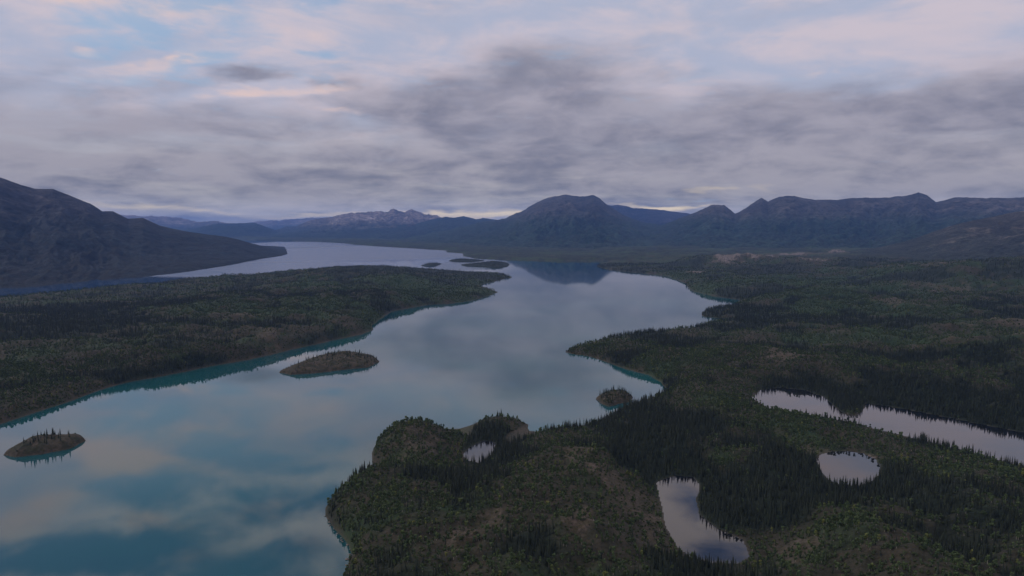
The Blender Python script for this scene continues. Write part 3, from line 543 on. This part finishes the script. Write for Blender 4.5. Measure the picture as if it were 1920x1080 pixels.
for (r0, r1, area, big) in [(300, 1400, 9, 1.0), (1400, 2500, 30, 1.1), (2500, 4600, 95, 1.3)]:
    x, y, h, D, G, K, sd, pd = scatter(r0, r1, area); u = rng.uniform(0, 1, len(x)); v = rng.uniform(0, 1, len(x)); near = np.clip(sd/10, 0, 1)
    sprc = u < (D**1.2*.80+.03)*(1-.9*K)
    z = h-.3
    s = .88*rng.normal(1, .28, len(x)).clip(.4, 1.6)*big*(.75+.3*D)
    put('spruce', x[sprc], y[sprc], z[sprc], s[sprc])
    a_ = (~sprc) & (v < (.24+.50*G)*(1-.95*K)*(1-.5*D))
    put('aspen', x[a_], y[a_], z[a_], rng.normal(.85, .2, a_.sum()).clip(.4, 1.3)*big)
    sh_ = (~sprc) & (~a_) & (v > (.40 if r0 < 1300 else .6)) & (rng.uniform(0, 1, len(x)) > K*.6)
    put('shrub', x[sh_], y[sh_], z[sh_]+.1, rng.normal(.75, .25, sh_.sum()).clip(.3, 1.3)*big)
isl_sp = []; isl_sh = []
for key, n, sc in (('west', 30, .95), ('middle', 150, .8), ('east', 50, .95), ('north_a', 70, 1.2), ('north_b', 200, 1.2), ('north_c', 320, 1.2)):
    P, top, _ = ISL[key]; mn, mx = P.min(0), P.max(0); cnt = 0
    for _ in range(20000):
        x = rng.uniform(mn[0], mx[0]); y = rng.uniform(mn[1], mx[1]); hh, s = isl_h(key, np.array([x]), np.array([y]))
        if s[0] < 2: continue
        q = s[0]/ISLF[key]; t = (y-mn[1])/(mx[1]-mn[1])
        if key == 'west':                        # the firs stand in one row on the crest
            u = (x-mn[0])/(mx[0]-mn[0])
            if q < .35 or not (.32 < u < .88): continue
        elif key == 'middle':
            if rng.uniform() > .25+1.0*(t > .5) : continue
        isl_sp.append((key, x, y, hh[0]-.2, sc*rng.uniform(.55, 1.25))); cnt += 1
        if not key.startswith('north'):
            for _k in range({'west': 1, 'middle': 3}.get(key, 5)):
                x = rng.uniform(mn[0], mx[0]); y = rng.uniform(mn[1], mx[1]); hh, s = isl_h(key, np.array([x]), np.array([y]))
                if s[0] > 1.5: isl_sh.append((x, y, hh[0]-.1, rng.uniform(.4, 1.1)))
        if cnt >= n: break
def project(x, y, z):
    zz = z-CH; f = y*cP-zz*sP; up = y*sP+zz*cP; return 960+F*x/f, 540-F*up/f, f
def tree(name, cat, label, group, mi, kind, x, y, z, s, rot):
    r = bpy.data.objects.new(name, None); S.collection.objects.link(r); r.empty_display_size = 1; r.location = (x, y, z); r.scale = (s, s, s); r.rotation_euler = (0, 0, rot)
    r['label'] = label; r['category'] = cat; r['group'] = group
    cm, tm = KINDS[kind][mi]
    c = bpy.data.objects.new('crown' if kind != 'shrub' else 'foliage', cm); S.collection.objects.link(c); c.parent = r
    if tm: t_ = bpy.data.objects.new('trunk', tm); S.collection.objects.link(t_); t_.parent = r
    return c
PROTO = {}
def zone(px, py):
    if py > 1045:
        for lim, t in ((700, 'at the bottom edge beside the lake'), (780, 'at the bottom edge just left of the pale rock dome'), (880, 'on the foot of the pale rock dome at the bottom edge'), (980, 'at the bottom edge just right of the pale rock dome'),
                       (1080, 'at the bottom edge in the dark hollow right of the rock dome'), (1170, 'at the bottom edge on the stony rise left of the blue pond'), (1250, 'at the bottom edge just left of the blue pond'), (1330, 'at the bottom edge before the left half of the blue pond'),
                       (1410, 'at the bottom edge before the right tip of the blue pond'), (1500, 'at the bottom edge below the stony knoll right of the blue pond'), (1600, 'at the bottom edge below the small round pond'), (1700, 'at the bottom edge left of the last rock patch'),
                       (1800, 'at the bottom edge on the last rock patch to the right'), (1860, 'near the bottom right corner on the brushy slope'), (1921, 'in the very corner at the bottom right')):
            if px < lim: return t
    if py > 1010:
        for lim, t in ((760, 'a little above the bottom edge between beach and rock dome'), (900, 'beside the top of the pale rock dome'), (1020, 'in the first row above the dark hollow'), (1130, 'among the stones left of the blue pond, a little above the edge'), (1250, 'on the bank at the lower left of the blue pond'),
                       (1420, 'on the bank at the lower end of the blue pond'), (1530, 'around the stony knoll right of the blue pond'), (1650, 'a little above the bottom edge below the small round pond'), (1780, 'a little above the last rock patch to the right'), (1921, 'a little above the bottom right corner')):
            if px < lim: return t
    for lim, t in ((760, 'on the slope left of the lowest rock dome'), (940, 'on the knoll above the lowest rock dome'), (1100, 'on the brushy slope midway between lagoon and bottom edge'), (1240, 'along the left bank of the blue pond'), (1430, 'along the right bank of the blue pond'),
                   (1600, 'on the rise right of the blue pond'), (1750, 'below the small round pond'), (1921, 'near the right edge below the long pond')):
        if px < lim: return t
DESC = {'spruce': ('spruce_tree', 'tree', 'dark spruce '), 'aspen': ('aspen_tree', 'tree', 'green aspen '), 'shrub': ('willow_shrub', 'shrub', 'olive shrub ')}
rest = {}
for kind in ('spruce', 'aspen', 'shrub'):
    A_ = np.concatenate(T[kind]); px, py, f = project(A_[:, 0], A_[:, 1], A_[:, 2]+3)
    vis = (px > 0) & (px < 1920) & (py < 1085)
    order = np.argsort(np.where(vis, f/A_[:, 3], 1e9)); nind = {'spruce': 235, 'aspen': 290, 'shrub': 290}[kind]; pick = order[:nind]
    for j, i in enumerate(pick):
        mi = j % len(KINDS[kind]); nm, cat, d = DESC[kind]; zn = zone(px[i], py[i])
        c = tree(nm, cat, ('taller ' if A_[i, 3] > np.median(A_[pick, 3]) else 'shorter ')+d+zn, {'spruce': 'spruces ', 'aspen': 'aspens ', 'shrub': 'shrubs '}[kind]+zn, mi, kind, *A_[i, :4], rng.uniform(0, 6.28))
        PROTO.setdefault((kind, mi), c)
        if kind == 'aspen': PROTO.setdefault(('aspen trunk', mi), next(q for q in c.parent.children if q is not c) if len(c.parent.children) > 1 else c)
    m = np.ones(len(A_), bool); m[pick] = False; rest[kind] = A_[m]
extra = []
for key, x, y, z, s in isl_sp:
    if key == 'west': tree('spruce_tree', 'tree', 'small spruce in the row on the crest of the rocky leftmost islet', 'spruces on the rocky leftmost islet', rng.integers(0, 7), 'spruce', x, y, z, s, rng.uniform(0, 6))
    elif key == 'east' and sum(1 for e in extra if e == 'east_done') < 34:
        extra.append('east_done'); tree('spruce_tree', 'tree', 'small spruce on the tiny islet off the right shore', 'spruces on the tiny islet off the right shore', rng.integers(0, 7), 'spruce', x, y, z, s, rng.uniform(0, 6))
    else: extra.append((x, y, z, s))
rest['spruce'] = np.concatenate([rest['spruce'], np.array([e for e in extra if e != 'east_done'])])
rest['shrub'] = np.concatenate([rest['shrub'], np.array(isl_sh)])
def forest(name, label, cat, kind, A_):
    """one mass of plants: points carrying copies of the crown meshes above"""
    nk = len(KINDS[kind]); me = bpy.data.meshes.new(name); me.vertices.add(len(A_)); me.vertices.foreach_set('co', np.ascontiguousarray(A_[:, :3], np.float32).ravel())
    for nm, ty, v in (('size', 'FLOAT', A_[:, 3].astype(np.float32)), ('lean', 'FLOAT', rng.normal(0, .06, len(A_)).astype(np.float32)), ('tilt', 'FLOAT', rng.normal(0, .06, len(A_)).astype(np.float32)), ('turn', 'FLOAT', rng.uniform(0, 6.28, len(A_)).astype(np.float32)), ('variety', 'INT', rng.integers(0, nk, len(A_)).astype(np.int32))):
        a = me.attributes.new(nm, ty, 'POINT'); a.data.foreach_set('value', v)
    o = bpy.data.objects.new(name, me); S.collection.objects.link(o); o['kind'] = 'stuff'; o['label'] = label; o['category'] = cat
    ng = bpy.data.node_groups.new(name, 'GeometryNodeTree'); ng.interface.new_socket('Geometry', in_out='INPUT', socket_type='NodeSocketGeometry'); ng.interface.new_socket('Geometry', in_out='OUTPUT', socket_type='NodeSocketGeometry')
    N = ng.nodes.new; L = ng.links.new; gi = N('NodeGroupInput'); go = N('NodeGroupOutput'); jn = N('GeometryNodeJoinGeometry')
    def na(n_, ty): q = N('GeometryNodeInputNamedAttribute'); q.data_type = ty; q.inputs[0].default_value = n_; return q.outputs[0]
    sz = na('size', 'FLOAT'); tu = na('turn', 'FLOAT'); va = na('variety', 'INT'); cx = N('ShaderNodeCombineXYZ'); L(tu, cx.inputs[2]); L(na('lean', 'FLOAT'), cx.inputs[0]); L(na('tilt', 'FLOAT'), cx.inputs[1])
    m2p = N('GeometryNodeMeshToPoints'); L(gi.outputs[0], m2p.inputs[0])
    for k in range(nk):
        oi = N('GeometryNodeObjectInfo'); oi.transform_space = 'ORIGINAL'; oi.inputs['Object'].default_value = PROTO[(kind, k)]; oi.inputs['As Instance'].default_value = True
        cp = N('FunctionNodeCompare'); cp.data_type = 'INT'; cp.operation = 'EQUAL'; L(va, cp.inputs[2]); cp.inputs[3].default_value = k
        ip = N('GeometryNodeInstanceOnPoints'); L(m2p.outputs[0], ip.inputs['Points']); L(cp.outputs[0], ip.inputs['Selection']); L(oi.outputs['Geometry'], ip.inputs['Instance'])
        L(cx.outputs[0], ip.inputs['Rotation']); L(sz, ip.inputs['Scale']); L(ip.outputs[0], jn.inputs[0])
        if kind == 'aspen':
            ot = N('GeometryNodeObjectInfo'); ot.transform_space = 'ORIGINAL'; ot.inputs['Object'].default_value = PROTO[('aspen trunk', k)]; ot.inputs['As Instance'].default_value = True
            it = N('GeometryNodeInstanceOnPoints'); L(m2p.outputs[0], it.inputs['Points']); L(cp.outputs[0], it.inputs['Selection']); L(ot.outputs['Geometry'], it.inputs['Instance'])
            L(cx.outputs[0], it.inputs['Rotation']); L(sz, it.inputs['Scale']); L(it.outputs[0], jn.inputs[0])
    L(jn.outputs[0], go.inputs[0]); md = o.modifiers.new('plants', 'NODES'); md.node_group = ng
    print(name, len(A_)); return o
forest('spruce_forest', 'dark spruce forest covering the shores, hills and islands', 'forest', 'spruce', rest['spruce'])
forest('aspen_wood', 'lighter green aspen woods on the knolls between the spruces', 'forest', 'aspen', rest['aspen'])
forest('shrub_cover', 'low olive shrubs scattered over the rocky open ground', 'shrubs', 'shrub', rest['shrub'])
# ------------------------------------------------------------------ boulders on the near beach
M_RK = plain_mat('beach_rock', (.10, .09, .085), (.22, .20, .185), .8)
def boulder(sd_):
    rq = random.Random(sd_); V = []; Fc = []; n, m = 8, 5
    for i in range(m+1):
        for k in range(n):
            t = i/m*math.pi; q = 1+rq.uniform(-.22, .22); V.append((math.sin(t)*math.cos(k/n*6.283)*q*1.2, math.sin(t)*math.sin(k/n*6.283)*q, math.cos(t)*q*.7))
    for i in range(m):
        for k in range(n): a = i*n+k; b = i*n+(k+1) % n; Fc.append((a, b, b+n, a+n))
    return mk('boulder', V, Fc, M_RK)
BM = [boulder(i) for i in range(4)]
for (px, py) in [(611, 968), (618, 980), (627, 992), (634, 1001), (640, 1009), (646, 1016), (652, 1022), (656, 1030), (657, 1040), (654, 1049), (650, 1060), (622, 985), (643, 1013)]:
    x, y = at(px-2+rng.uniform(-2, 2), py); r_ = bpy.data.objects.new('boulder', BM[rng.integers(0, 4)]); S.collection.objects.link(r_); q = rng.uniform(.5, 1.3)
    r_.location = (x, y, .1); r_.scale = (q, q, q); r_.rotation_euler = (0, 0, rng.uniform(0, 6)); r_['label'] = 'grey boulder at the waterline of the near left beach'; r_['category'] = 'rock'; r_['group'] = 'boulders along the near beach'
# ------------------------------------------------------------------ haze
def haze():
    x0, x1, y0, y1, z0, z1 = -48000, 48000, -2500, 48500, -30, 900
    V = [(a, b, c) for c in (z0, z1) for b in (y0, y1) for a in (x0, x1)]
    Fc = [(0, 2, 3, 1), (4, 5, 7, 6), (0, 1, 5, 4), (2, 6, 7, 3), (0, 4, 6, 2), (1, 3, 7, 5)]
    m = bpy.data.materials.new('haze'); m.use_nodes = True; t = m.node_tree; t.nodes.clear(); o = t.nodes.new('ShaderNodeOutputMaterial'); v = t.nodes.new('ShaderNodeVolumePrincipled')
    v.inputs['Color'].default_value = (.14, .32, .86, 1); v.inputs['Density'].default_value = 3.1e-5; v.inputs['Anisotropy'].default_value = 0.0
    t.links.new(v.outputs[0], o.inputs['Volume']); ob = mesh_obj('haze', V, Fc, m); ob['kind'] = 'stuff'; ob['label'] = 'thin blue evening haze over the far mountains'; ob['category'] = 'haze'
haze()
